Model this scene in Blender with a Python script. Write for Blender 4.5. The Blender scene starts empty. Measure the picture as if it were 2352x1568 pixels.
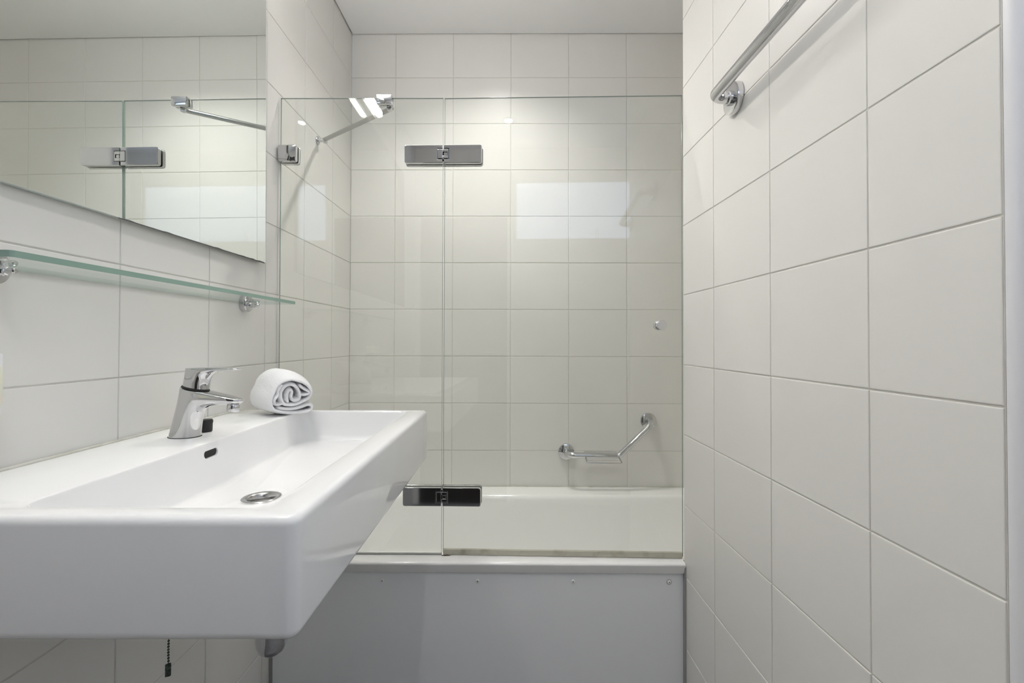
import bpy, bmesh, math, random
from mathutils import Vector, Matrix, noise
SC = bpy.context.scene
COL = SC.collection
R = random.Random(7)
PI = math.pi
H = 1.12                      # eye height above the floor; every z below is measured from the eye line

# ------------------------------------------------------------------ camera, world, exposure
F, YAW, PITCH, ROLL = 1094.9, -0.00629, 0.01298, 0.00229
def cam_matrix():
    cy, sy = math.cos(YAW), math.sin(YAW); cp, sp = math.cos(PITCH), math.sin(PITCH); cr, sr = math.cos(ROLL), math.sin(ROLL)
    Ry = Matrix(((cy, -sy, 0), (sy, cy, 0), (0, 0, 1)))
    Rp = Matrix(((1, 0, 0), (0, cp, sp), (0, -sp, cp)))
    Rr = Matrix(((cr, 0, sr), (0, 1, 0), (-sr, 0, cr)))
    M = Rr @ Rp @ Ry                                  # world -> (right, forward, up)
    r, f, u = M[0], M[1], M[2]
    return Matrix(((r[0], u[0], -f[0], 0), (r[1], u[1], -f[1], 0), (r[2], u[2], -f[2], H), (0, 0, 0, 1)))
cd = bpy.data.cameras.new('camera'); cam = bpy.data.objects.new('camera', cd); COL.objects.link(cam)
cam.matrix_world = cam_matrix()
cd.sensor_fit = 'HORIZONTAL'; cd.sensor_width = 36; cd.lens = F * 36 / 2352
cd.shift_y = -15.8 / 2352; cd.clip_start = .01
SC.camera = cam
W = bpy.data.worlds.new('world'); SC.world = W; W.use_nodes = True
W.node_tree.nodes['Background'].inputs[0].default_value = (.6, .7, .9, 1); W.node_tree.nodes['Background'].inputs[1].default_value = .3
SC.view_settings.view_transform = 'Standard'; SC.view_settings.look = 'None'
SC.view_settings.exposure = 1.32; SC.view_settings.gamma = 1; SC.view_settings.use_curve_mapping = False
SC.cycles.use_denoising = True; SC.cycles.adaptive_threshold = .02
SC.cycles.max_bounces = 12; SC.cycles.diffuse_bounces = 7; SC.cycles.glossy_bounces = 8; SC.cycles.transparent_max_bounces = 16
SC.cycles.sample_clamp_indirect = 6; SC.cycles.caustics_reflective = True; SC.cycles.blur_glossy = .5
# strengths of the lamps the room has
TUBE, SPOT_TUB, SPOT_ROOM, WINDOW = 23.0, 1.7, .9, .82
WARM = (1.0, .97, .935); DAY = (.60, .73, 1.0)

# ------------------------------------------------------------------ materials
def pbr(name, col, rough=.5, metal=0, spec=.5, coat=0, coat_r=.05, bump=None, emit=None, sub=0, var=None):
    m = bpy.data.materials.new(name); m.use_nodes = True
    nt = m.node_tree; p = nt.nodes['Principled BSDF']
    p.inputs['Base Color'].default_value = (*col, 1); p.inputs['Roughness'].default_value = rough
    p.inputs['Metallic'].default_value = metal; p.inputs['Specular IOR Level'].default_value = spec
    p.inputs['Coat Weight'].default_value = coat; p.inputs['Coat Roughness'].default_value = coat_r
    if sub: p.inputs['Subsurface Weight'].default_value = sub; p.inputs['Subsurface Scale'].default_value = .01
    if emit:
        p.inputs['Emission Color'].default_value = (*emit[0], 1); p.inputs['Emission Strength'].default_value = emit[1]
    tc = nt.nodes.new('ShaderNodeTexCoord')
    if bump:                                           # (scale, strength, distance, detail)
        n = nt.nodes.new('ShaderNodeTexNoise'); n.inputs['Scale'].default_value = bump[0]; n.inputs['Detail'].default_value = bump[3]
        b = nt.nodes.new('ShaderNodeBump'); b.inputs['Strength'].default_value = bump[1]; b.inputs['Distance'].default_value = bump[2]
        nt.links.new(tc.outputs['Object'], n.inputs['Vector']); nt.links.new(n.outputs['Fac'], b.inputs['Height'])
        nt.links.new(b.outputs['Normal'], p.inputs['Normal'])
    if var:                                            # (scale, second colour, low, high)
        n = nt.nodes.new('ShaderNodeTexNoise'); n.inputs['Scale'].default_value = var[0]; n.inputs['Detail'].default_value = 4
        r = nt.nodes.new('ShaderNodeMapRange'); r.inputs[1].default_value = var[2]; r.inputs[2].default_value = var[3]
        x = nt.nodes.new('ShaderNodeMix'); x.data_type = 'RGBA'
        x.inputs[6].default_value = (*col, 1); x.inputs[7].default_value = (*var[1], 1)
        nt.links.new(tc.outputs['Object'], n.inputs['Vector']); nt.links.new(n.outputs['Fac'], r.inputs[0])
        nt.links.new(r.outputs[0], x.inputs[0]); nt.links.new(x.outputs[2], p.inputs['Base Color'])
    return m
def glass_face(name, tint, r0=.042):
    m = bpy.data.materials.new(name); m.use_nodes = True; nt = m.node_tree
    nt.nodes.remove(nt.nodes['Principled BSDF']); out = nt.nodes['Material Output']
    g = nt.nodes.new('ShaderNodeNewGeometry'); d = nt.nodes.new('ShaderNodeVectorMath'); d.operation = 'DOT_PRODUCT'
    nt.links.new(g.outputs['Normal'], d.inputs[0]); nt.links.new(g.outputs['Incoming'], d.inputs[1])
    def mth(op, a, b=None):
        n = nt.nodes.new('ShaderNodeMath'); n.operation = op
        for k, v in ((0, a), (1, b)):
            if v is None: continue
            if isinstance(v, (int, float)): n.inputs[k].default_value = v
            else: nt.links.new(v, n.inputs[k])
        return n.outputs[0]
    c = mth('ABSOLUTE', d.outputs['Value']); s = mth('POWER', mth('SUBTRACT', 1.0, c), 5.0)
    f = mth('ADD', mth('MULTIPLY', s, 1 - r0), r0)
    t = nt.nodes.new('ShaderNodeBsdfTransparent'); t.inputs[0].default_value = (*tint, 1)
    gl = nt.nodes.new('ShaderNodeBsdfGlossy'); gl.inputs['Roughness'].default_value = 0.0; gl.inputs[0].default_value = (1, 1, 1, 1)
    mx = nt.nodes.new('ShaderNodeMixShader'); nt.links.new(f, mx.inputs[0]); nt.links.new(t.outputs[0], mx.inputs[1]); nt.links.new(gl.outputs[0], mx.inputs[2])
    nt.links.new(mx.outputs[0], out.inputs[0]); return m
TILE = pbr('ivory_glazed_tile', (.75, .736, .706), .33, spec=.32, bump=(9, .035, .01, 2))
GROUT = pbr('grey_beige_grout', (.61, .595, .555), .85, bump=(220, .4, .001, 4), var=(5, (.67, .655, .615), .35, .65))
CERAMIC = pbr('white_sanitary_ceramic', (.835, .835, .835), .035, spec=.6, bump=(9, .035, .01, 1))
ENAMEL = pbr('white_bath_enamel', (.90, .895, .885), .12, spec=.55)
PANEL = pbr('grey_white_laminate', (.88, .89, .905), .38, var=(1.5, (.86, .87, .89), .4, .6))
CEIL = pbr('white_ceiling_panel', (.88, .88, .875), .5)
CHROME = pbr('polished_chrome', (.64, .64, .65), .045, metal=1)
CHROME_D = pbr('hinge_chrome', (.62, .62, .625), .05, metal=1)
STEEL = pbr('satin_steel', (.45, .445, .435), .22, metal=1)
BLACK = pbr('black_rubber', (.012, .012, .012), .45)
DARK = pbr('dark_parts_and_shade', (.02, .02, .018), .7)  # near-black parts; also paints shade inside the overflow slot and lever gap
MIRROR = pbr('mirror_silver', (.885, .915, .895), .0, metal=1)
MIRROR_EDGE = pbr('mirror_edge', (.45, .5, .48), .15)
MIRROR_BACK = pbr('mirror_wear_and_gap_shade', (.10, .10, .10), .8)
GLASS = glass_face('clear_screen_glass', (.965, .975, .962))
GLASS_EDGE = pbr('polished_glass_edge', (.27, .33, .30), .1)
SHELF_GLASS = glass_face('shelf_glass', (.955, .972, .958))
SHELF_EDGE = pbr('green_shelf_edge', (.27, .40, .335), .12)
TERRY = pbr('white_terry_cloth', (.93, .93, .945), .95, spec=.1, bump=(900, .8, .002, 3))
PVC = pbr('white_pvc', (.78, .78, .80), .3)
CAPW = pbr('white_screw_cap', (.93, .93, .91), .35)
SILICONE = pbr('old_white_silicone', (.62, .61, .56), .45, var=(30, (.50, .49, .42), .45, .7))
GREYSEAL = pbr('grey_sealant', (.33, .33, .32), .6)
SEAL = pbr('yellowed_clear_seal', (.52, .51, .42), .3, var=(25, (.33, .31, .24), .5, .75))
MOULD = pbr('brown_mildew', (.10, .07, .045), .8)
CREAM = pbr('cream_plastic', (.80, .79, .68), .35, sub=.2)
FLOOR = pbr('dark_slate_tile', (.17, .17, .175), .4, var=(6, (.20, .20, .205), .4, .6))
TAGMAT = pbr('tarnished_metal', (.05, .065, .055), .4, metal=.6, var=(300, (.12, .15, .13), .5, .6))
TUBE_M = pbr('lit_opal_tube', (.9, .9, .88), .4, emit=(WARM, TUBE))
BULB_T = pbr('lit_bulb_over_bath', (.9, .9, .88), .4, emit=(WARM, 14))
BULB_R = pbr('lit_bulb_in_room', (.9, .9, .88), .4, emit=(WARM, 30))
PANE = pbr('frosted_daylit_pane', (.5, .5, .5), .6, emit=(DAY, WINDOW))
FILL_PANE = pbr('added_fill_light_pane', (.5, .5, .5), .6, emit=(DAY, WINDOW * .8))  # glowing pane added as bluish fill light, not a known window
DOORM = pbr('dark_stained_door', (.035, .032, .03), .4)
PAINT = pbr('white_gloss_paint', (.78, .78, .77), .35)

# ------------------------------------------------------------------ frames of the three walls
XL, AL = .7028, -.00798; XR, AR = .5285, -.0258; DB, TB = 2.0661, .00433
def wl(u, o, z): return Vector((-XL + AL * u + o, u - AL * o, z + H))      # on the left wall: along, out, up
def wr(u, o, z): return Vector((XR + AR * u - o, u + AR * o, z + H))       # on the right wall
def wb(x, o, z): return Vector((x, DB + TB * z - o, z + H))               # on the back wall
def wo(x, y, z): return Vector((x, y, z + H))

# ------------------------------------------------------------------ mesh helpers
def obj(name, bm, mats, parent=None, smooth=None, label=None):
    """link a bmesh (built in world space) as one mesh object; with a parent it is re-expressed in the parent's frame"""
    bmesh.ops.remove_doubles(bm, verts=bm.verts, dist=1e-7)
    bmesh.ops.recalc_face_normals(bm, faces=bm.faces)
    me = bpy.data.meshes.new(name)
    o = bpy.data.objects.new(name, me); COL.objects.link(o)
    if parent is not None:
        base = parent
        org = Vector((0, 0, 0)); q = parent
        while q is not None: org += q.location; q = q.parent
        o.parent = parent
    else:
        xs = [v.co for v in bm.verts]
        org = Vector(((min(c.x for c in xs) + max(c.x for c in xs)) / 2, (min(c.y for c in xs) + max(c.y for c in xs)) / 2, min(c.z for c in xs)))
        o.location = org
    for v in bm.verts: v.co -= org
    bm.to_mesh(me); bm.free()
    for m in (mats if isinstance(mats, (list, tuple)) else [mats]): me.materials.append(m)
    if smooth is not None:
        for p in me.polygons: p.use_smooth = True
        me.set_sharp_from_angle(angle=math.radians(smooth))
    if label: o['label'] = label
    return o
def tag(o, label, cat, group=None):
    o['label'] = label; o['category'] = cat
    if group: o['group'] = group
    return o
def struct(o): o['kind'] = 'structure'; return o
def thing(name, loc, label, cat, group=None):
    o = bpy.data.objects.new(name, None); COL.objects.link(o); o.location = loc; o.empty_display_size = .05
    return tag(o, label, cat, group)
def box(bm, a, b, fn=None, bev=0, seg=2, mat=0):
    r = bmesh.ops.create_cube(bm, size=1); vs = r['verts']
    c = (Vector(a) + Vector(b)) / 2; s = Vector(b) - Vector(a)
    for v in vs: v.co = Vector((v.co.x * s.x, v.co.y * s.y, v.co.z * s.z)) + c
    fs = {f for v in vs for f in v.link_faces}
    for f in fs: f.material_index = mat
    if bev:
        es = list({e for v in vs for e in v.link_edges})
        q = bmesh.ops.bevel(bm, geom=es, offset=bev, segments=seg, profile=.5, affect='EDGES')
        vs = list({v for f in q['faces'] for v in f.verts} | {v for f in bm.faces if f.is_valid and f in fs for v in f.verts})
    if fn:
        for v in vs: v.co = fn(*v.co)
    return vs
def loft(bm, loops, closed=True, cap=(True, True), mat=0):
    """bridge point loops of equal length"""
    rows = [[bm.verts.new(p) for p in L] for L in loops]; n = len(rows[0])
    for a, b in zip(rows, rows[1:]):
        for i in range(n if closed else n - 1):
            j = (i + 1) % n
            try: f = bm.faces.new((a[i], a[j], b[j], b[i])); f.material_index = mat
            except ValueError: pass
    if cap[0]: bm.faces.new(rows[0][::-1]).material_index = mat
    if cap[1]: bm.faces.new(rows[-1]).material_index = mat
    return rows
def frames(path):
    """parallel transport frames along a polyline"""
    T = []
    for i in range(len(path)):
        a = path[max(i - 1, 0)]; b = path[min(i + 1, len(path) - 1)]; T.append((b - a).normalized())
    up = Vector((0, 0, 1)) if abs(T[0].z) < .9 else Vector((1, 0, 0))
    n = (up - T[0] * up.dot(T[0])).normalized(); out = []
    for t in T:
        n = (n - t * n.dot(t)).normalized(); out.append((t, n, t.cross(n)))
    return out
def tube(bm, path, r, n=20, mat=0, cap=True, flat=1.0):
    path = [Vector(p) for p in path]; fr = frames(path); loops = []
    for i, (p, (t, a, b)) in enumerate(zip(path, fr)):
        rr = r[i] if isinstance(r, (list, tuple)) else r
        loops.append([p + a * math.cos(2 * PI * k / n) * rr + b * math.sin(2 * PI * k / n) * rr * flat for k in range(n)])
    loft(bm, loops, cap=(cap, cap), mat=mat)
def lathe(bm, prof, c, axis, n=40, mat=0, cap=(True, True)):
    """prof: list of (radius, distance along axis)"""
    t = Vector(axis).normalized(); up = Vector((0, 0, 1)) if abs(t.z) < .9 else Vector((1, 0, 0))
    a = (up - t * up.dot(t)).normalized(); b = t.cross(a); c = Vector(c)
    loft(bm, [[c + t * d + (a * math.cos(2 * PI * k / n) + b * math.sin(2 * PI * k / n)) * max(r, 1e-5) for k in range(n)] for r, d in prof], cap=cap, mat=mat)
def fillet(pts, rad, seg=8):
    pts = [Vector(p) for p in pts]; out = [pts[0]]
    for i in range(1, len(pts) - 1):
        p = pts[i]; a = (pts[i - 1] - p); b = (pts[i + 1] - p); r = rad[i - 1] if isinstance(rad, (list, tuple)) else rad
        ang = a.angle(b); d = min(r / math.tan(ang / 2), a.length * .49, b.length * .49)
        p0 = p + a.normalized() * d; p1 = p + b.normalized() * d
        rr = d * math.tan(ang / 2); m = (a.normalized() + b.normalized()).normalized(); c = p + m * (rr / math.sin(ang / 2))
        v0 = p0 - c; v1 = p1 - c; th = v0.angle(v1); ax = v0.cross(v1).normalized()
        for k in range(seg + 1): out.append(c + Matrix.Rotation(th * k / seg, 3, ax) @ v0)
    out.append(pts[-1]); return out
def rrect(x0, x1, y0, y1, rad, n=6, m=0):
    """rounded rectangle, radii for the corners (x0y0, x1y0, x1y1, x0y1), 4*(n+1) points"""
    if not isinstance(rad, (list, tuple)): rad = [rad] * 4
    out = []
    for (cx, cy, sx, sy, a0), r in zip(((x0, y0, 1, 1, PI), (x1, y0, -1, 1, 1.5 * PI), (x1, y1, -1, -1, 0), (x0, y1, 1, -1, .5 * PI)), rad):
        for k in range(n + 1):
            a = a0 + .5 * PI * k / n; out.append((cx + sx * r + r * math.cos(a), cy + sy * r + r * math.sin(a)))
    if m:
        q = []; c = n + 1
        for i in range(4):
            q += out[i * c:(i + 1) * c]; a, b = out[i * c + n], out[((i + 1) * c) % (4 * c)]
            q += [(a[0] + (b[0] - a[0]) * k / (m + 1), a[1] + (b[1] - a[1]) * k / (m + 1)) for k in range(1, m + 1)]
        out = q
    return out
def plate(bm, outline, fn, d0, d1, bev=.001, mat=0):
    """prism of a 2D outline between depths d0 < d1 (fn(u, depth, v)); the d1 face gets a small bevel (polygon inset towards its centroid side)"""
    n = len(outline)
    def inset(t):
        out = []
        for i in range(n):
            p = Vector(outline[i]); a = Vector(outline[i - 1]); b = Vector(outline[(i + 1) % n])
            e1 = (p - a).normalized(); e2 = (b - p).normalized(); nn = Vector((-(e1 + e2).y, (e1 + e2).x))
            if nn.length < 1e-6: out.append(p); continue
            nn.normalize(); k = 1 / max(.5, nn.dot(Vector((-e1.y, e1.x)))); out.append(p + nn * t * k)
        return out
    L = []
    for t, d in ((0, d0), (0, d1 - bev), (bev * .3, d1 - bev * .3), (bev, d1)):
        L.append([fn(p[0], d, p[1]) for p in inset(t)])
    loft(bm, L, mat=mat)

# ------------------------------------------------------------------ tiled walls (each tile has its own face, edge and grout joint)
P, Q, ZR = .2525, .203, 1.1505
def tiled(name, fn, u0, u1, z0, z1, us, zs, hole=None, thick=.05, flip=False):
    bm = bmesh.new(); g = .0013
    def lines(a, b, s, pitch, extra):
        L = [a, b]; k = math.ceil((a - s) / pitch)
        while s + k * pitch < b:
            v = s + k * pitch
            if v > a + .004 and v < b - .004: L.append(v)
            k += 1
        return sorted(set(L))
    U = lines(u0, u1, us, P, None); Z = lines(z0, z1, zs, Q, None)
    def cells():
        for a, b in zip(U, U[1:]):
            for c, d in zip(Z, Z[1:]):
                if hole and a < hole[1] and b > hole[0] and c < hole[3] and d > hole[2]:
                    aa, bb, cc, dd = max(a, hole[0]), min(b, hole[1]), max(c, hole[2]), min(d, hole[3])
                    for q in ((a, aa, c, d), (bb, b, c, d), (aa, bb, c, cc), (aa, bb, dd, d)):
                        if q[1] - q[0] > .004 and q[3] - q[2] > .004: yield q
                else: yield (a, b, c, d)
    for a, b, c, d in cells():
        a += g; b -= g; c += g; d -= g; ra, rb, ro = R.uniform(-.0008, .0008), R.uniform(-.0008, .0008), R.uniform(-.0001, .0001)
        loops = []
        for ins, dep in ((0, -.003), (0, -.0011), (.0003, -.0004), (.0009, -.0001), (.002, 0)):
            L = []
            for u, z in ((a + ins, c + ins), (b - ins, c + ins), (b - ins, d - ins), (a + ins, d - ins)):
                L.append(fn(u, dep + ro + ra * (u - (a + b) / 2) + rb * (z - (c + d) / 2), z))
            loops.append(L)
        loft(bm, loops, cap=(False, True), mat=0)
    if hole:
        for q in ((u0, hole[0], z0, z1), (hole[1], u1, z0, z1), (hole[0], hole[1], z0, hole[2]), (hole[0], hole[1], hole[3], z1)):
            box(bm, (q[0], -thick, q[2]), (q[1], -.0016, q[3]), fn, mat=1)
    else:
        box(bm, (u0, -thick, z0), (u1, -.0016, z1), fn, mat=1)
    return struct(obj(name, bm, [TILE, GROUT]))
ZC, ZF = 1.3433, -H
YB = -.46                                               # the wall behind the viewer
tiled('wall_left', wl, YB - .05, 2.0755, ZF, 1.358, .8508, ZR)
tiled('wall_back', wb, -.7186, .99, ZF, 1.358, -.5249, ZR, thick=.05)
tiled('wall_right', wr, .5058, 1.398, ZF, 1.358, 1.1966, .7431, thick=.08)
def chf(x, o, z): return Vector((x, .4905 - o, z + H))
tiled('wall_recess', chf, .5235, 1.30, ZF, 1.358, .5235 + .2525 * 0, .7431 + .0, thick=.08)
def cend(x, o, z): return Vector((x, 1.398 + o, z + H))
bm = bmesh.new(); box(bm, (.575, 1.325, ZF), (1.05, 1.3975, 1.358), wo); struct(obj('wall_alcove_end', bm, [TILE]))
def ralc(u, o, z): return Vector((.985 - o, u, z + H))
tiled('wall_alcove', ralc, 1.3985, 2.06, ZF, 1.358, 1.5, ZR)
def rec(u, o, z): return Vector((1.30 - o, u, z + H))
FILL_WIN = (-.30, .25, -.05, .90)
tiled('wall_recess_side', rec, YB - .05, .485, ZF, 1.358, .1, ZR, hole=FILL_WIN)
w2 = bpy.data.objects.new('added_fill_window', None); COL.objects.link(w2); w2.location = rec(-.02, -.02, FILL_WIN[2]); w2['kind'] = 'structure'  # unseen window added to bring fill light from the right
bm = bmesh.new()
for q in ((FILL_WIN[0], FILL_WIN[0] + .03, FILL_WIN[2], FILL_WIN[3]), (FILL_WIN[1] - .03, FILL_WIN[1], FILL_WIN[2], FILL_WIN[3]), (FILL_WIN[0], FILL_WIN[1], FILL_WIN[2], FILL_WIN[2] + .03), (FILL_WIN[0], FILL_WIN[1], FILL_WIN[3] - .03, FILL_WIN[3])):
    box(bm, (q[0], -.03, q[2]), (q[1], 0, q[3]), rec)
obj('frame', bm, PAINT, w2)
bm = bmesh.new(); box(bm, (FILL_WIN[0] + .02, -.018, FILL_WIN[2] + .02), (FILL_WIN[1] - .02, -.012, FILL_WIN[3] - .02), rec); obj('pane', bm, FILL_PANE, w2)
def rear(x, o, z): return Vector((x, YB + o, z + H))
WIN = (-.088, 1.22, .700, 1.105); DOOR = (-.66, -.14, .86)
tiled('wall_rear', rear, DOOR[1] + .045, 1.30, ZF, 1.358, .1, ZR, hole=WIN)
tiled('wall_rear_over_door', rear, -.699, DOOR[1] + .0445, DOOR[2] + .045, 1.358, .1, ZR)
dn = bpy.data.objects.new('door_1', None); COL.objects.link(dn); dn.location = rear(-.4, 0, ZF); dn['kind'] = 'structure'
bm = bmesh.new()
for q in ((-.699, DOOR[0], ZF, DOOR[2] + .044), (DOOR[1], DOOR[1] + .044, ZF, DOOR[2] + .044), (DOOR[0], DOOR[1], DOOR[2], DOOR[2] + .044)): box(bm, (q[0], -.05, q[2]), (q[1], .012, q[3]), rear)
obj('frame', bm, PAINT, dn)
bm = bmesh.new(); box(bm, (DOOR[0] + .002, -.045, ZF + .004), (DOOR[1] - .002, -.005, DOOR[2] - .002), rear, bev=.002); obj('leaf', bm, DOORM, dn)
bm = bmesh.new(); tube(bm, fillet([rear(-.20, -.005, -.08), rear(-.20, .045, -.08), rear(-.31, .045, -.08)], .012), .009, 16); obj('handle', bm, STEEL, dn, 50)
bm = bmesh.new(); box(bm, (-.80, YB - .08, ZF - .05), (1.4, 2.15, ZF), wo); struct(obj('floor', bm, FLOOR))
# ceiling panel with a shadow gap at the left wall, and the slab above it
bm = bmesh.new()
a = [wl(YB, .0045, 1.3345), wl(2.068, .0045, ZC), wo(.98, 2.067, ZC), wo(.98, 1.40, 1.3415), wo(1.298, .495, 1.337), wo(1.298, YB, 1.3345)]
loft(bm, [[Vector(p) for p in a], [Vector((p.x, p.y, H + ZC + .009)) for p in a]]); struct(obj('ceiling', bm, CEIL))
bm = bmesh.new(); box(bm, (-.80, YB - .06, 1.3585), (1.4, 2.15, 1.40), wo); o = struct(obj('ceiling_slab', bm, GREYSEAL))
# corner profile on the near edge of the right wall
bm = bmesh.new(); L0, L1 = [], []
prof = [wr(.5055, -.004, 0)] + [Vector((.5285 + AR * .5 + .0126 - .0128 * math.cos(a), .5035 - .0155 * math.sin(a), H)) for a in [k * PI / 2 / 10 for k in range(11)]] + [Vector((.5232, .492, H))]
prof += [Vector((.5232, .506, H))]
loft(bm, [[Vector((p.x, p.y, 0)) for p in prof], [Vector((p.x, p.y, 1.34 + H)) for p in prof]])
o = struct(obj('trim_1', bm, PVC, smooth=40))

# ------------------------------------------------------------------ window behind the viewer
wn = bpy.data.objects.new('window_1', None); COL.objects.link(wn); wn.location = wo((WIN[0] + WIN[1]) / 2, YB - .02, WIN[2]); wn['kind'] = 'structure'
bm = bmesh.new()
for q in ((WIN[0], WIN[0] + .012, WIN[2], WIN[3]), (WIN[1] - .03, WIN[1], WIN[2], WIN[3]), (WIN[0], WIN[1], WIN[2], WIN[2] + .008), (WIN[0], WIN[1], WIN[3] - .008, WIN[3])):
    box(bm, (q[0], YB - .03, q[2]), (q[1], YB - .0, q[3]), wo)
obj('frame', bm, PAINT, wn)
bm = bmesh.new(); box(bm, (WIN[0] + .01, YB - .014, WIN[2] + .006), (WIN[1] - .02, YB - .010, WIN[3] - .006), wo); obj('pane', bm, PANE, wn)
bm = bmesh.new(); hx = .475
tube(bm, fillet([wo(hx - .006, YB + .006, WIN[2] - .004), wo(hx - .006, YB + .012, WIN[2] + .065), wo(hx + .010, YB + .012, WIN[2] + .065), wo(hx + .010, YB + .006, WIN[2] - .004)], .0075), .0016, 8)
obj('latch', bm, STEEL, wn, 60)

# ------------------------------------------------------------------ lamps: tube over the mirror, two ceiling spots
t = thing('mirror_light', wl(.90, .02, 1.09), 'slim opal tube lamp mounted along the wall above the mirror', 'lamp')
bm = bmesh.new(); box(bm, (.50, .0, 1.085), (1.30, .020, 1.125), wl, bev=.003); obj('housing', bm, PAINT, t, 40)
bm = bmesh.new(); pr = [(.0, -.362), (.010, -.36), (.016, -.354), (.018, -.345), (.018, .345), (.016, .354), (.010, .36), (0, .362)]
lathe(bm, pr, wl(.90, .042, 1.105), wl(1, 0, 0) - wl(0, 0, 0), 24); obj('tube', bm, TUBE_M, t, 60)
def downlight(x, y, zc, bulb, power, label, ang):
    t = thing('ceiling_spotlight', wo(x, y, zc - .006), label, 'lamp', 'recessed ceiling spotlights')
    bm = bmesh.new(); lathe(bm, [(.030, 0), (.041, -.001), (.044, .0015), (.044, .0055), (.030, .0055)], wo(x, y, zc - .006), (0, 0, 1), 40); obj('rim', bm, CHROME, t, 50)
    bm = bmesh.new(); lathe(bm, [(.0, -.001), (.020, -.0008), (.0285, .001), (.0285, .004), (0, .004)], wo(x, y, zc - .006), (0, 0, 1), 32); obj('bulb', bm, bulb, t, 50)
    ld = bpy.data.lights.new('spot', 'SPOT'); ld.energy = power; ld.color = WARM; ld.spot_size = ang; ld.spot_blend = 1.0; ld.shadow_soft_size = .028
    lo = bpy.data.objects.new('spot_beam', ld); COL.objects.link(lo); lo.parent = t; lo.location = (0, 0, -.006)
    return t
downlight(-.08, 1.66, 1.3405, BULB_T, SPOT_TUB * 10, 'small recessed ceiling spotlight over the bathtub', 2.25)
downlight(-.108, -.02, 1.336, BULB_R, SPOT_ROOM * 10, 'small recessed ceiling spotlight in front of the basin', 2.3)

# ------------------------------------------------------------------ mirror
def mf(x, y, z): return Vector((-.696 + x - .007 * z, y, z + H))
t = thing('wall_mirror', wl(.6, .005, .215), 'large frameless wall mirror hung above the glass shelf', 'mirror')
bm = bmesh.new(); y0, y1, z0, z1 = -.15, 1.3265, .2130, 1.06
rows = [[(y0, z0), (y1, z0 + .0022), (y1, z1), (y0, z1)], None]
lf = [[mf(-.005, y, z) for y, z in rows[0]], [mf(-.0008, y, z) for y, z in rows[0]]]
ins = [(y0 + .0012, z0 + .0012), (y1 - .0012, z0 + .0034), (y1 - .0012, z1 - .0012), (y0 + .0012, z1 - .0012)]
lf.append([mf(0, y, z) for y, z in ins]); rws = loft(bm, lf, cap=(True, False), mat=1)
bm.faces.new(rws[-1]).material_index = 0
obj('mirror_glass', bm, [MIRROR, MIRROR_EDGE], t)
bm = bmesh.new(); L = []
for y in (y0 + .01, y1 - .004):
    L.append([mf(-.0052, y, .2215), mf(-.0052, y, 1.05), Vector((wl(y, .0004, 0).x, y, H + 1.05)), Vector((wl(y, .0004, 0).x, y, H + .2215))])
loft(bm, L); obj('gap_shade_board', bm, MIRROR_BACK, t)  # dark board added to block light and darken the mirror's lower gap
bm = bmesh.new(); N = 60; top = []; bot = []
for k in range(N + 1):                                   # worn lower lip of the silvering
    y = .83 + (1.318 - .83) * k / N; w = .0006 + .0022 * max(0, noise.noise(Vector((y * 31, 0, 3)))) + (.003 * max(0, noise.noise(Vector((y * 60, 2, 0)))) if y > 1.22 else 0)
    top.append(mf(.0003, y, z0 + .0035 * (y + .15) / 1.48 * .6 + w + .0005)); bot.append(mf(.0003, y, z0 + .0003))
va = [bm.verts.new(p) for p in top]; vb = [bm.verts.new(p) for p in bot]
for k in range(N): bm.faces.new((va[k], va[k + 1], vb[k + 1], vb[k]))
obj('worn_edge', bm, MIRROR_BACK, t, label='dark flaking strip of lost silvering along the lower edge')

# ------------------------------------------------------------------ glass shelf on two bosses
zs = .1045
t = thing('glass_shelf', wl(.915, .01, zs - .008), 'clear glass shelf with a green front edge on chrome bosses under the mirror', 'shelf')
ol = rrect(.548, 1.283, .004, .121, [.0005, .0005, .006, .006][::1], 6)
bm = bmesh.new(); lo = [wl(u, o, zs - .008) for u, o in ol]; hi = [wl(u, o, zs) for u, o in ol]
rows = loft(bm, [lo, hi], cap=(False, False), mat=1); bm.faces.new(rows[0]).material_index = 0; bm.faces.new(rows[1]).material_index = 0
obj('shelf_pane', bm, [SHELF_GLASS, SHELF_EDGE], t)
for u, zz in ((1.243, .0925), (.630, .0925)):
    bm = bmesh.new(); lathe(bm, [(.012, .0005), (.0185, .0005), (.0190, .002), (.0190, .014), (.0178, .0165), (.013, .018), (0, .0185)], wl(u, 0, zz), (1, 0, 0), 40)
    b = obj('shelf_bracket', bm, CHROME, t, 40)
    bm = bmesh.new(); lathe(bm, [(.006, .017), (.006, .031), (.0045, .032), (.0045, .040), (.0030, .0425), (0, .043)], wl(u, 0, zz - .001), (1, 0, 0), 24); obj('pin', bm, CHROME, b, 40)

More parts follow.
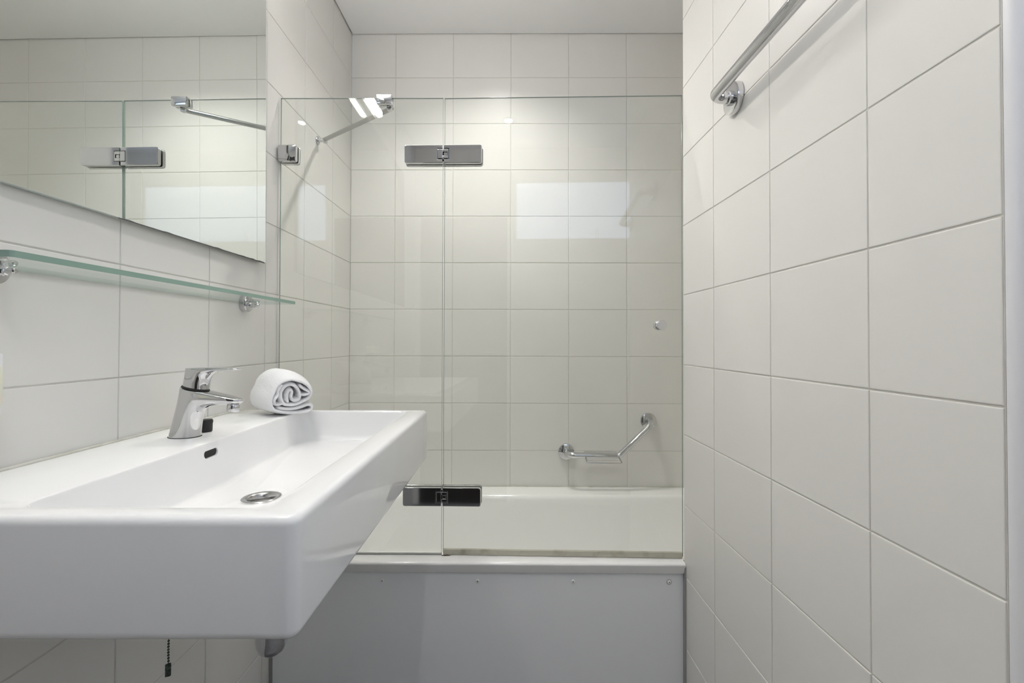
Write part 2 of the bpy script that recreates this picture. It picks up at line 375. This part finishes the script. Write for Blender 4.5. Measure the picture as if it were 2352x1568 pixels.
# ------------------------------------------------------------------ washbasin
ZT, ZBt = -.181, -.309
Y0, Y1, O1 = .484, 1.245, .4845
t = thing('washbasin', wl(.865, .24, ZBt), 'wide rectangular white ceramic washbasin mounted on the left wall', 'sink')
bm = bmesh.new(); LP = []
def ring(ins, z, rv=.013, o0=.0015): return [wl(u, o, z) for o, u in rrect(o0, O1 - ins, Y0 + ins, Y1 - ins, [.002, max(rv - ins, .003), max(rv - ins, .003), .002], 6, 10)]
re = .011
LP.append(ring(.05, ZBt)); LP.append(ring(re, ZBt, .014))
for k in range(1, 6):
    a = k * PI / 2 / 6; LP.append(ring(re * (1 - math.sin(a)), ZBt + re * (1 - math.cos(a)), .014))
LP.append(ring(0, ZBt + re, .014)); LP.append(ring(-.0006, (ZT + ZBt) / 2, .0135)); rt = .0100
LP.append(ring(0, ZT - rt))
for k in range(1, 7):
    a = k * PI / 2 / 7; LP.append(ring(rt * (1 - math.cos(a)), ZT - rt + rt * math.sin(a)))
LP.append(ring(rt, ZT))
DC, DO, DR = .866, .249, .0305                          # drain centre (along, out), radius
def zedge(u): return -.254 - .012 * (1 - min(1, abs(u - DC) / .33))
def inner(ins, z, rv=.022, w=None):
    pts = rrect(.1645 + ins * .6, .4405 - ins, .513 + ins, 1.224 - ins, rv, 6, 10)
    return [wl(u, o, (z if w is None else z * (1 - w) + zedge(u) * w)) for o, u in pts]
LP.append(inner(-.001, ZT)); LP.append(inner(.0008, ZT - .0006)); LP.append(inner(.0022, ZT - .0022)); LP.append(inner(.003, ZT - .0055))
LP.append(inner(.0085, ZT - .030, .026)); LP.append(inner(.014, ZT - .058, .030)); LP.append(inner(.0165, -.238, .034, .25)); LP.append(inner(.021, -.248, .038, .55)); LP.append(inner(.028, -.2535, .044, .85))
LP.append(inner(.038, -.256, .05, 1.0))
base = rrect(.1645 + .0228, .4405 - .038, .513 + .038, 1.224 - .038, .05, 6, 10)
NB = len(base)
def circ(i, r): a = 1.25 * PI + 2 * PI * (i - 3) / NB; return DO + r * math.cos(a), DC + r * math.sin(a)
for s in (.12, .3, .5, .7, .85, .94, 1.0):
    L = []
    for i, (o, u) in enumerate(base):
        co, cu = circ(i, DR); q = (1 - s) * zedge(u) + s * -.2855
        L.append(wl(u + (cu - u) * s, o + (co - o) * s, q))
    LP.append(L)
for rr, zz in ((.0295, -.2865), (.0285, -.2885), (.0275, -.300)):
    LP.append([wl(circ(i, rr)[1], circ(i, rr)[0], zz) for i in range(NB)])
loft(bm, LP)
bo = obj('bowl', bm, CERAMIC, t, 70)
# overflow slot cut into the wall side of the bowl
bm = bmesh.new(); sl = []
for k in range(24):
    a = 2 * PI * k / 24; sl.append((.0135 * (1 if math.cos(a) > 0 else -1) + .0062 * math.cos(a), .0066 * math.sin(a)))
loft(bm, [[wl(.848 + p, .161, -.2015 + q) for p, q in sl], [wl(.848 + p, .185, -.2015 + q) for p, q in sl]])
cut = obj('cutter', bm, CERAMIC)
md = bo.modifiers.new('cut', 'BOOLEAN'); md.object = cut; md.operation = 'DIFFERENCE'; md.solver = 'EXACT'
bpy.context.view_layer.update(); dg = bpy.context.evaluated_depsgraph_get(); nm = bpy.data.meshes.new_from_object(bo.evaluated_get(dg))
bo.modifiers.clear()
if len(nm.polygons) > 500: bo.data = nm; nm.name = 'bowl'
bpy.data.objects.remove(cut)
for p in bo.data.polygons: p.use_smooth = True
bo.data.set_sharp_from_angle(angle=math.radians(60))
bm = bmesh.new(); loft(bm, [[wl(.848 + p * .985, .1612, -.2015 + q * .97) for p, q in sl], [wl(.848 + p * .985, .1655, -.2015 + q * .97) for p, q in sl]]); obj('overflow_shade', bm, DARK, t, label='dark oval insert painting the shade inside the overflow slot')  # near-black insert puts the slot's inner shade into colour
bm = bmesh.new(); dc = wl(DC, DO, -.2852)
lathe(bm, [(.0205, -.022), (.0205, -.010), (.0215, -.0045), (.0235, -.0012), (.0268, .0008), (.0312, .0012), (.0335, .0003), (.0338, -.0010), (.030, -.0015)], dc, (0, 0, 1), 48, cap=(False, False)); dr = obj('drain', bm, STEEL, t, 60, label='round steel drain ring')
bm = bmesh.new(); lathe(bm, [(0, -.0225), (.0208, -.0225), (.0208, -.021), (0, -.0205)], dc, (0, 0, 1), 32); box(bm, (-.0015, -.02, -.021), (.0015, .02, -.0185), lambda x, y, z: dc + Vector((x, y, z))); box(bm, (-.02, -.0015, -.021), (.02, .0015, -.0185), lambda x, y, z: dc + Vector((x, y, z))); obj('strainer', bm, STEEL, dr)
bm = bmesh.new(); tc = Vector((-.4395, .868, H))
lathe(bm, [(.016, -.300), (.016, -.430), (.024, -.432), (.024, -.445), (.0275, -.447), (.0275, -.535), (.0265, -.547), (.022, -.559), (.013, -.5665), (0, -.569)], tc, (0, 0, 1), 40)
tp = obj('bottle_trap', bm, CHROME, t, 45)
bm = bmesh.new(); tube(bm, [tc + Vector((-.02, 0, -.46)), Vector((-.705, .868, H - .46))], .015, 20); obj('waste_pipe', bm, CHROME, tp, 60)
# silicone joint between basin and tiles
bm = bmesh.new(); tube(bm, [wl(Y0 + .004, .0015, ZT + .0005), wl(.9, .0015, ZT + .0002), wl(Y1 - .003, .0015, ZT)], .0036, 8); o = obj('trim_2', bm, SILICONE, None, 60); struct(o)

# ------------------------------------------------------------------ faucet
FY = .893; FX0 = -.6470; S = .001
def ff(x, y, z): return Vector((FX0 + x * S * .97, FY + y * S, ZT + H + z * S))
def rib(O, I, hw, e, n=28):
    """closed section spanned between an outer point O and an inner point I of the side profile; e = squareness of the outer half"""
    O = Vector((O[0], 0, O[1])); I = Vector((I[0], 0, I[1])); c = (O + I) / 2; ax = (O - I) / 2; L = []
    for k in range(n):
        a = 2 * PI * k / n; ca, sa = math.cos(a), math.sin(a); ee = e if ca > 0 else 2.2
        x = math.copysign(abs(ca) ** (2 / ee), ca); y = math.copysign(abs(sa) ** (2 / ee), sa)
        p = c + ax * x; L.append(ff(p.x, y * hw, p.z))
    return L
def ribs(spec, sub=4):
    """Catmull-Rom through the section table"""
    rows = [list(s[0]) + list(s[1]) + [s[2], s[3]] for s in spec]; out = []
    for i in range(len(rows) - 1):
        if i in CORNER: p0 = rows[i]
        else: p0 = rows[max(i - 1, 0)]
        p1, p2 = rows[i], rows[i + 1]; p3 = p2 if (i + 1) in CORNER else rows[min(i + 2, len(rows) - 1)]
        for k in range(sub):
            tt = k / sub; r = []
            for a, b, c, d in zip(p0, p1, p2, p3):
                r.append(.5 * (2 * b + (c - a) * tt + (2 * a - 5 * b + 4 * c - d) * tt * tt + (3 * b - a - 3 * c + d) * tt ** 3))
            out.append(r)
    out.append(rows[-1])
    return [rib(r[0:2], r[2:4], r[4], r[5]) for r in out]
t = thing('basin_faucet', ff(28, 0, 0), 'chrome single-lever mixer faucet standing on the basin ledge', 'faucet')
CORNER = {4}
body = [((0, 0), (57, 0), 22, 2), ((6.5, 24), (59, 22), 21.5, 2), ((13, 47), (61.5, 40), 21.5, 2.1), ((19.5, 70), (65, 49), 21.5, 2.4), ((26, 95), (71, 54), 21.5, 3.2),
        ((58, 88.5), (80, 57.5), 20.5, 4.5), ((88, 82), (94, 59.5), 18.5, 5), ((113, 76.5), (111, 60.5), 16.5, 5), ((130, 72.6), (127, 61), 12.5, 4), ((138, 70.6), (136.5, 63), 7.5, 3), ((141, 69.6), (140.8, 66), 2, 2)]
bm = bmesh.new(); loft(bm, ribs(body, 5)); obj('body', bm, CHROME, t, 50)
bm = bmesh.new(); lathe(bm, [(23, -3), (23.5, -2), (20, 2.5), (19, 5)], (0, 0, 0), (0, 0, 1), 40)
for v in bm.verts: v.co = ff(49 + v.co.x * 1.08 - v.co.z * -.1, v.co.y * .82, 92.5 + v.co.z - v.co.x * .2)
obj('shade_collar', bm, DARK, t, 50, label='dark ring painting the shade of the gap under the lever cap')  # ring coloured near-black to stand in for shade in the gap
CORNER = {3}
cap = [((27.5, 97.5), (73, 88.5), 19, 2.2), ((29.5, 107), (74, 100), 19, 2.3), ((32, 118), (77, 111), 18.5, 2.5), ((34.5, 129), (84, 118.5), 18, 3.4), ((60, 130), (94, 122), 16, 4.5),
       ((90, 129.8), (104, 123), 13.5, 4.5), ((120, 129), (122, 124), 12, 4), ((133, 128.3), (132.5, 124.8), 9, 3), ((138.5, 127.7), (138.2, 126.6), 2.5, 2)]
bm = bmesh.new(); loft(bm, ribs(cap, 5)); lv = obj('lever', bm, CHROME, t, 50)
bm = bmesh.new(); lathe(bm, [(0, 0), (2.3, 0), (2.3, 1.2), (0, 1.2)], (0, 0, 0), (1, -.6, -.1), 16)
for v in bm.verts: v.co = ff(70.5 + v.co.x, -8.2 + v.co.y, 98 + v.co.z)
obj('set_screw', bm, DARK, lv, label='dark set-screw dot')
bm = bmesh.new(); lathe(bm, [(9, 0), (11, .5), (11.5, 2), (11.5, 12), (10, 14), (8, 16)], (0, 0, 0), (.18, 0, 1), 32)
for v in bm.verts: v.co = ff(121.5 + v.co.x, v.co.y, 48 + v.co.z)
obj('aerator', bm, CHROME, t, 40)
bm = bmesh.new(); loft(bm, [rib((-1, 0), (58, 0), 22.8, 2), rib((-1, 1.2), (58, 1.2), 22.8, 2)]); obj('base_gasket', bm, DARK, t)
# rubber plug behind it
bm = bmesh.new(); pc = wo(-.6115, .941, ZT + .0005)
lathe(bm, [(.0, 0), (.0115, 0), (.0122, .002), (.0130, .014), (.0142, .020), (.0125, .0235), (.006, .0245), (0, .0245)], pc, (-.05, 0, 1), 28)
tag(obj('rubber_plug', bm, BLACK, None, 50), 'small black rubber plug standing behind the chrome faucet', 'plug')
# bead chain under the basin
cx, cy = -.645, .893
t = thing('bead_chain', wo(cx, cy, -.629), 'short dark bead chain with a small tag dangling below the basin', 'chain')
zz = -.3092; bm = bmesh.new()
tube(bm, [wo(cx, cy, -.309), wo(cx, cy, -.604)], .0006, 6)
while zz > -.603:
    bmesh.ops.create_icosphere(bm, subdivisions=2, radius=.00215, matrix=Matrix.Translation(wo(cx + .0005 * math.sin(zz * 90), cy, zz - .003))); zz -= .0053
obj('beads', bm, TAGMAT, t, 60)
bm = bmesh.new(); box(bm, (-.0052, -.002, -.627), (.0052, .002, -.603), lambda x, y, z: wo(cx - .0005 + x, cy + y, z + x * .25), bev=.0015); obj('pendant', bm, TAGMAT, t, 40)

# ------------------------------------------------------------------ rolled towel
def towel():
    ax = Vector((-.72, .69, 0)).normalized(); side = Vector((ax.y, -ax.x, 0)); up = Vector((0, 0, 1))
    c0 = Vector((-.5340, 1.147, ZT + H + .0535)); Ln = .105; th = .0042
    fold = ((800, 575), (798, 510), (818, 458), (848, 474), (842, 530), (868, 568), (920, 560), (928, 510), (898, 440), (840, 406), (778, 416), (744, 468), (740, 545), (775, 598), (860, 612), (955, 590),
            (1030, 548), (1052, 486), (1012, 422), (932, 376), (840, 352), (755, 366), (700, 412), (668, 478), (638, 545), (646, 612), (690, 655), (770, 680), (870, 692), (980, 694), (1046, 676), (1056, 642), (1022, 622), (930, 644), (810, 652), (715, 630))
    pts = [Vector(((x - 855) * .000224, (530 - y) * .0002315)) for x, y in fold]; zb = min(p.y for p in pts)
    def crom(P, sub=8):
        out = []
        for i in range(len(P) - 1):
            p0, p1, p2, p3 = P[max(i - 1, 0)], P[i], P[i + 1], P[min(i + 2, len(P) - 1)]
            for k in range(sub):
                s = k / sub; out.append(.5 * (2 * p1 + (p2 - p0) * s + (2 * p0 - 5 * p1 + 4 * p2 - p3) * s * s + (3 * p1 - p0 - 3 * p2 + p3) * s ** 3))
        out.append(P[-1]); return out
    bm = bmesh.new()
    def sheet(pl, th):
        n = len(pl); nor = []
        for i in range(n):
            d = (pl[min(i + 1, n - 1)] - pl[max(i - 1, 0)]).normalized(); nor.append(Vector((-d.y, d.x)))
        loop = [pl[i] + nor[i] * th for i in range(n)] + [pl[-1] + (pl[-1] - pl[-2]).normalized() * th * .9] + [pl[i] - nor[i] * th for i in range(n - 1, -1, -1)] + [pl[0] - (pl[1] - pl[0]).normalized() * th * .9]
        M = 15; rows = []
        for j in range(M + 1):
            s = j / M; e = min(s, 1 - s) * Ln; k = 1 if e > .004 else math.sqrt(max(0, 1 - (1 - e / .004) ** 2)) * .45 + .55
            row = []
            for q, p in enumerate(loop):
                i = q if q < n else (n - 1 if q == n else max(0, 2 * n - q)); i = min(i, n - 1)
                cc = pl[i]; pp = cc + (p - cc) * k
                dep = s * Ln + .0035 * noise.noise(Vector((cc.x * 45, cc.y * 45, 7 if j < M / 2 else 13))) * (1 if j in (0, 1, M - 1, M) else 1)
                g = 1 + .24 * math.sin(min(1, s * 1.5) * PI / 2); w = c0 + ax * dep + side * pp.x * (g * .97 + .03) + up * (zb + (pp.y - zb) * g)
                w += up * .0012 * noise.noise(Vector((pp.x * 40, s * 4, pp.y * 40))) + side * .0012 * noise.noise(Vector((pp.x * 30 + 9, s * 4, pp.y * 30)))
                row.append(w)
            rows.append(row)
        loft(bm, rows, cap=(False, False))
        # end faces: strips between the two sides of the sheet
        bm.verts.ensure_lookup_table()
        for base, rev in ((len(bm.verts) - (M + 1) * len(loop), False), (len(bm.verts) - len(loop), True)):
            for i in range(n - 1):
                a, b = base + i, base + i + 1; c, d = base + 2 * n - i - 1, base + 2 * n - i
                try: bm.faces.new([bm.verts[k] for k in ((a, b, c, d) if not rev else (d, c, b, a))])
                except (ValueError, IndexError): pass
            for tr in ((n - 1, n, n + 1), (0, 2 * n, 2 * n + 1)):
                try: bm.faces.new([bm.verts[base + k] for k in tr])
                except (ValueError, IndexError): pass
    sheet(crom(pts, 7), th)
    for extra in (((925, 420), (968, 452), (1020, 482), (1024, 505), (975, 520), (940, 512)), ((742, 400), (712, 455), (708, 505), (676, 540), (672, 580), (700, 600), (742, 592))):
        sheet(crom([Vector(((x - 855) * .000224, (530 - y) * .0002315)) for x, y in extra], 7), th * .85)
    lo = min(v.co.z for v in bm.verts)
    for v in bm.verts: v.co.z += ZT + H + .0002 - lo
    return bm
tw = obj('rolled_towel', towel(), TERRY, None, 80)
tag(tw, 'rolled white terry towel lying on the back corner of the basin', 'towel')
md = tw.modifiers.new('fuzz', 'SUBSURF'); md.levels = md.render_levels = 1
tx = bpy.data.textures.new('terry', 'CLOUDS'); tx.noise_scale = .0022
md = tw.modifiers.new('pile', 'DISPLACE'); md.texture = tx; md.strength = .0018; md.mid_level = .5

# ------------------------------------------------------------------ soap dispenser at the left edge
t = thing('soap_dispenser', wl(.60, .02, -.105), 'cream and clear plastic soap dispenser fixed to the tiles at the left edge', 'dispenser')
bm = bmesh.new(); box(bm, (.545, .0005, -.103), (.6505, .006, -.019), wl, bev=.002); obj('back_plate', bm, PVC, t, 40)
bm = bmesh.new(); L = []
for d, k in ((.006, 1), (.030, 1), (.040, .96), (.046, .86), (.048, .7)):
    L.append([wl(.5675 + (p[0]) * k, d, -.060 + p[1] * k) for p in rrect(-.0525, .0525, -.036, .034, .016, 6)])
loft(bm, L); obj('body', bm, CREAM, t, 50)

# ------------------------------------------------------------------ bath screen
GY = 1.4244; YW = .0228; AX = -.2153
def dr_(x, o, z): return Vector((AX + (x - AX) * math.cos(YW) - o * math.sin(YW), GY - (x - AX) * math.sin(YW) - o * math.cos(YW), z + H))  # door plane, o towards the room
def fx(x, o, z): return Vector((x, GY - o, z + H))
t = thing('bath_screen', fx(-.2153, 0, -.636), 'frameless hinged clear glass screen standing on the bathtub rim', 'shower screen')
def pane(name, fn, x0, x1, z0, z1, par=None):
    bm = bmesh.new(); o0 = -.006
    for face in (0, 1): pass
    c = .0006
    f = [[fn(x, o, z) for x, z in ((x0 + i, z0 + i), (x1 - i, z0 + i), (x1 - i, z1 - i), (x0 + i, z1 - i))] for o, i in ((o0, c), (o0 + c, 0), (-c, 0), (0, c))]
    rows = loft(bm, f, cap=(False, False), mat=1); bm.faces.new(rows[0]).material_index = 0; bm.faces.new(rows[-1]).material_index = 0
    return obj(name, bm, [GLASS, GLASS_EDGE], par)
pane('fixed_panel', fx, -.7085, -.2172, -.6335, .7308, t)
dp = pane('door_panel', dr_, -.2132, .4945, -.6315, .7302, t)
bm = bmesh.new(); box(bm, (-.2125, -.0075, -.6345), (.4915, .0020, -.6190), dr_, bev=.001); obj('bottom_seal', bm, SEAL, dp, 40, label='yellowed clear plastic seal strip')
bm = bmesh.new(); box(bm, (-.706, -.0065, -.6365), (-.2165, .0008, -.6325), fx, bev=.0008); obj('silicone_joint', bm, GREYSEAL, t, 40)
def hinge(zc):
    h = bmesh.new(); hh = .0272
    for sgn, fn, xc in ((-1, fx, -.2174), (1, dr_, -.2132)):
        nt, nh = .0150, .0160
        ol = []
        # outline anticlockwise seen from the room for +1 side; mirrored for -1
        rc = .006
        pts = [(0, -hh), (.1135 - rc, -hh)] + [(.1135 - rc + rc * math.sin(a), -hh + rc - rc * math.cos(a)) for a in (PI / 8, PI / 4, 3 * PI / 8)] + [(.1135, -hh + rc), (.1135, hh - rc)] + \
              [(.1135 - rc + rc * math.cos(a), hh - rc + rc * math.sin(a)) for a in (PI / 8, PI / 4, 3 * PI / 8)] + [(.1135 - rc, hh), (0, hh), (0, nh), (nt, nh), (nt, -nh), (0, -nh)]
        if sgn < 0: pts = [(-x, z) for x, z in pts][::-1]
        for d0, d1 in ((.0004, .0125),):
            plate(h, [(xc + x, zc + z) for x, z in pts], fn, d0, d1, .0016)
        plate(h, [(xc + x, zc + z) for x, z in pts][::-1], lambda u, d, v, fn=fn: fn(u, -.006 - d, v), .0004, .0105, .0014)
    ho = obj('hinge', h, CHROME_D, t)
    k = bmesh.new(); x0 = -.2153
    box(k, (x0 - .0165, .003, zc - .0150), (x0 - .001, .0135, zc + .0150), fx, bev=.0018)
    box(k, (x0 - .0015, .003, zc + .0052), (x0 + .0160, .0135, zc + .0150), fx, bev=.0018)
    box(k, (x0 - .0015, .003, zc - .0150), (x0 + .0160, .0135, zc - .0052), fx, bev=.0018)
    box(k, (x0 + .0128, .003, zc - .008), (x0 + .0160, .0135, zc + .008), fx, bev=.001)
    box(k, (x0 + .0015, .002, zc - .0048), (x0 + .0118, .0115, zc + .0048), fx, bev=.001)
    obj('knuckle', k, CHROME_D, ho)
    k = bmesh.new(); box(k, (x0 - .0178, -.0060, zc - .0165), (x0 + .0178, .0024, zc + .0165), fx); obj('knuckle_recess', k, DARK, ho)
hinge(.5563); hinge(-.4615)
bm = bmesh.new(); plate(bm, [(x, z) for x, z in rrect(-.7105, -.6560, .5345, .5845, .005, 4)], fx, .0004, .0125, .0020)
plate(bm, [(x, z) for x, z in rrect(-.7105, -.6560, .5345, .5845, .005, 4)][::-1], lambda u, d, v: fx(u, -.006 - d, v), .0004, .0105, .0016); obj('wall_clamp', bm, CHROME_D, t, 35)
# stay bar from the top of the fixed panel to the left wall
bm = bmesh.new(); box(bm, (-.4155, .0003, .7075), (-.3700, .0135, .7345), fx, bev=.0016); box(bm, (-.4155, -.0185, .7095), (-.3700, -.0063, .7345), fx, bev=.0016); box(bm, (-.4155, -.018, .7312), (-.3700, .013, .7350), fx, bev=.0016)
gc = obj('glass_clamp', bm, CHROME, t, 35)
b0 = fx(-.381, -.030, .7130); b1 = wl(1.694, .034, .7195); wp = wl(1.709, .0, .7225)
bm = bmesh.new(); lathe(bm, [(.0085, .0), (.0085, .024), (.007, .026)], fx(-.385, -.014, .709), (0, 0, 1), 24); box(bm, (-.3925, -.030, .702), (-.3775, -.014, .722), fx, bev=.003); obj('swivel_joint', bm, CHROME, t, 40)
bm = bmesh.new(); tube(bm, [b0, b1], .0072, 24); sb = obj('stay_bar', bm, STEEL, t, 60)
bm = bmesh.new(); lathe(bm, [(.0, .0005), (.0145, .0005), (.0148, .002), (.0140, .0045), (.008, .0055), (0, .0055)], wp, (1, 0, 0), 32); lathe(bm, [(.0065, .005), (.0065, .027), (.004, .030), (0, .031)], wp, (1, -.1, -.05), 20)
box(bm, (1.697, .022, .7125), (1.7165, .036, .7275), wl, bev=.002); obj('wall_flange', bm, CHROME, sb, 40)
# door knob, one button each side of the glass
kc = dr_(.4285, 0, .0470); kn = (dr_(0, 1, 0) - dr_(0, 0, 0))
bm = bmesh.new(); pr = [(.0, .0003), (.0115, .0003), (.0135, .0008), (.0140, .0030), (.0120, .0045), (.0105, .006), (.0105, .0085), (.0130, .0105), (.0142, .0125), (.0142, .021), (.0132, .0225), (0, .0226)]
lathe(bm, pr, kc, kn, 36); lathe(bm, [(r, -.0063 - d + .0003) for r, d in pr], kc, kn, 36); obj('door_knob', bm, CHROME, dp, 35)
bm = bmesh.new()
for k in range(10):
    x = -.2155 + .0028 * k; w = .0034 * math.exp(-((k - 4) / 4.5) ** 2) + .0005
    lathe(bm, [(0, 0), (w * .9, 0), (w, .0005), (0, .0008)], fx(x, .0030 + .0012 * math.sin(k * 2.1), -.6368), (0, 0, 1), 10)
obj('mildew_spot', bm, MOULD, t, label='brown mildew smudge under the hinge line')

# ------------------------------------------------------------------ bathtub
def tz(y): return -.6375 + (y - 1.39) * .0150
t = thing('bathtub', wo(.04, 1.7, ZF), 'white built-in bathtub behind the glass screen', 'bathtub')
bm = bmesh.new(); xa, xb, ya, yb = -.7165, .983, 1.4025, 2.0615
def tl(ix0, ix1, iy0, iy1, z, r): return [Vector((x, y, H + z + tz(y))) for x, y in rrect(xa + ix0, xb - ix1, ya + iy0, yb - iy1, r, 10)]
L = [tl(.25, .25, .12, .12, -.42, .1), tl(.12, .14, .05, .05, -.40, .1), tl(.05, .05, .01, .01, -.10, .05), tl(.0, .0, .0, .0, -.035, .003), tl(0, 0, 0, 0, 0, .003)]
fr, bk, lt, rg = .0400, .0950, .10, .110
for i, (d, z) in enumerate(((0, 0), (.004, -.0007), (.009, -.0035), (.0135, -.009), (.0165, -.017), (.0185, -.030))):
    L.append(tl(lt + d, rg + d, fr + d, bk + d, z, .10))
for d, z, r in ((.028, -.10, .11), (.04, -.20, .12), (.055, -.29, .13), (.075, -.335, .14), (.11, -.36, .13), (.16, -.37, .09)):
    L.append(tl(lt + d * 1.5, rg + d * 1.2, fr + d, bk + d, z, r))
loft(bm, L)
pr = [(1.4025, 0), (1.3885, -.0001), (1.3845, -.0007), (1.3812, -.0024), (1.3792, -.0048), (1.3785, -.0072), (1.3788, -.0085), (1.3793, -.0105), (1.3850, -.0300), (1.3858, -.0318), (1.3870, -.0322), (1.4025, -.0322)]
loft(bm, [[Vector((x, y, H + z + tz(max(y, 1.385)))) for y, z in pr] for x in (-.7125, .4912)])
tb = obj('tub_body', bm, ENAMEL, t, 40)
bm = bmesh.new(); box(bm, (-.7135, 2.0575, -.6295), (.98, 2.0625, -.6245), wo, bev=.001); struct(obj('trim_3', bm, SILICONE))

bm = bmesh.new(); box(bm, (-.7025, 1.3925, ZF), (.4885, 1.402, -.6715), wo, bev=.0006, seg=1)
fp = obj('front_panel', bm, PANEL, t, label='grey-white laminate front panel screwed below the rim')
for i, x in enumerate((-.384, -.107, .170, .448)):
    bm = bmesh.new(); c = wo(x, 1.3925, -.6968)
    lathe(bm, [(.0056, 0), (.0056, .0012), (.0045, .0026), (.0024, .0033), (.0017, .0030), (0, .0030)], c, (0, -1, 0), 24)
    lathe(bm, [(0, .0030), (.0015, .0030), (.0015, .00335), (0, .00335)], c, (0, -1, 0), 12, mat=1)
    if i == 3: lathe(bm, [(.0074, 0), (.0074, .0004), (.0062, .0006), (.0062, 0)], c, (0, -1, 0), 14, mat=2, cap=(False, False))
    obj('screw_cap', bm, [CAPW, DARK, GREYSEAL], fp, 50, label='white cap ringed by chipped sealant' if i == 3 else None)
bm = bmesh.new(); box(bm, (-.7135, 1.3935, ZF), (-.7030, 1.402, -.6715), wo); struct(obj('trim_4', bm, GREYSEAL))
bm = bmesh.new(); box(bm, (.4888, 1.3795, ZF), (.4926, 1.3975, -.6500), wo); struct(obj('trim_5', bm, GREYSEAL))

# ------------------------------------------------------------------ grab rail with soap tray on the back wall
ox = .070
t = thing('grab_rail', wb(.40, .04, -.50), 'angled chrome grab rail with wire soap tray on the tiles above the bathtub', 'grab rail')
p = [wb(.221, .004, -.4760), wb(.221, ox, -.4760), wb(.4335, ox, -.4790), wb(.574, ox, -.3425), wb(.574, .004, -.3425)]
bm = bmesh.new(); tube(bm, fillet(p, [.034, .030, .034], 10), .0127, 24); obj('rail', bm, CHROME, t, 60)
for x, z in ((.221, -.476), (.574, -.3425)):
    bm = bmesh.new(); lathe(bm, [(.0, .0004), (.0335, .0004), (.0345, .002), (.0345, .010), (.033, .013), (.024, .0165), (.0165, .0175), (.0160, .024), (.0127, .0245)], wb(x, 0, z), (0, -1, 0), 40); obj('flange', bm, CHROME, t, 40)
bm = bmesh.new(); r = .0026
x0, x1 = .293, .436
zt, zb_ = -.474, -.4985
tube(bm, fillet([wb(.36, .018, zt), wb(x1 - .004, .018, zt), wb(x1 + .003, .110, zb_), wb(x0 + .004, .110, zb_), wb(x0, .018, zt), wb(.362, .018, zt)], .008, 5), r, 10)
for k in range(4): tube(bm, [wb(x0 + .002, .036 + .018 * k, zt - (.018 + .018 * k) * .266), wb(x1, .036 + .018 * k, zt - (.018 + .018 * k) * .266)], .0012, 8)
obj('soap_tray', bm, CHROME, t, 60)

# ------------------------------------------------------------------ towel rail on the right wall
zz = .5497; u0, u1 = 1.0757, .585; d = .056
t = thing('towel_rail', wr(.83, .03, zz - .036), 'thick chrome towel rail running along the right tiled wall', 'towel rail')
bm = bmesh.new(); tube(bm, fillet([wr(u0, .004, zz), wr(u0, d, zz), wr(u1, d, zz), wr(u1, .004, zz)], .032, 12), .0122, 28); obj('rail', bm, CHROME, t, 60)
nr = wr(0, 1, 0) - wr(0, 0, 0)
for u in (u0, u1):
    bm = bmesh.new(); lathe(bm, [(.0, .0004), (.0345, .0004), (.0355, .0015), (.0355, .0130), (.0350, .0140), (.030, .0150), (.026, .0150), (.0165, .0152), (.0160, .0215), (.0150, .0225), (.0122, .0225)], wr(u, 0, zz), nr, 48); obj('flange', bm, CHROME, t, 35)
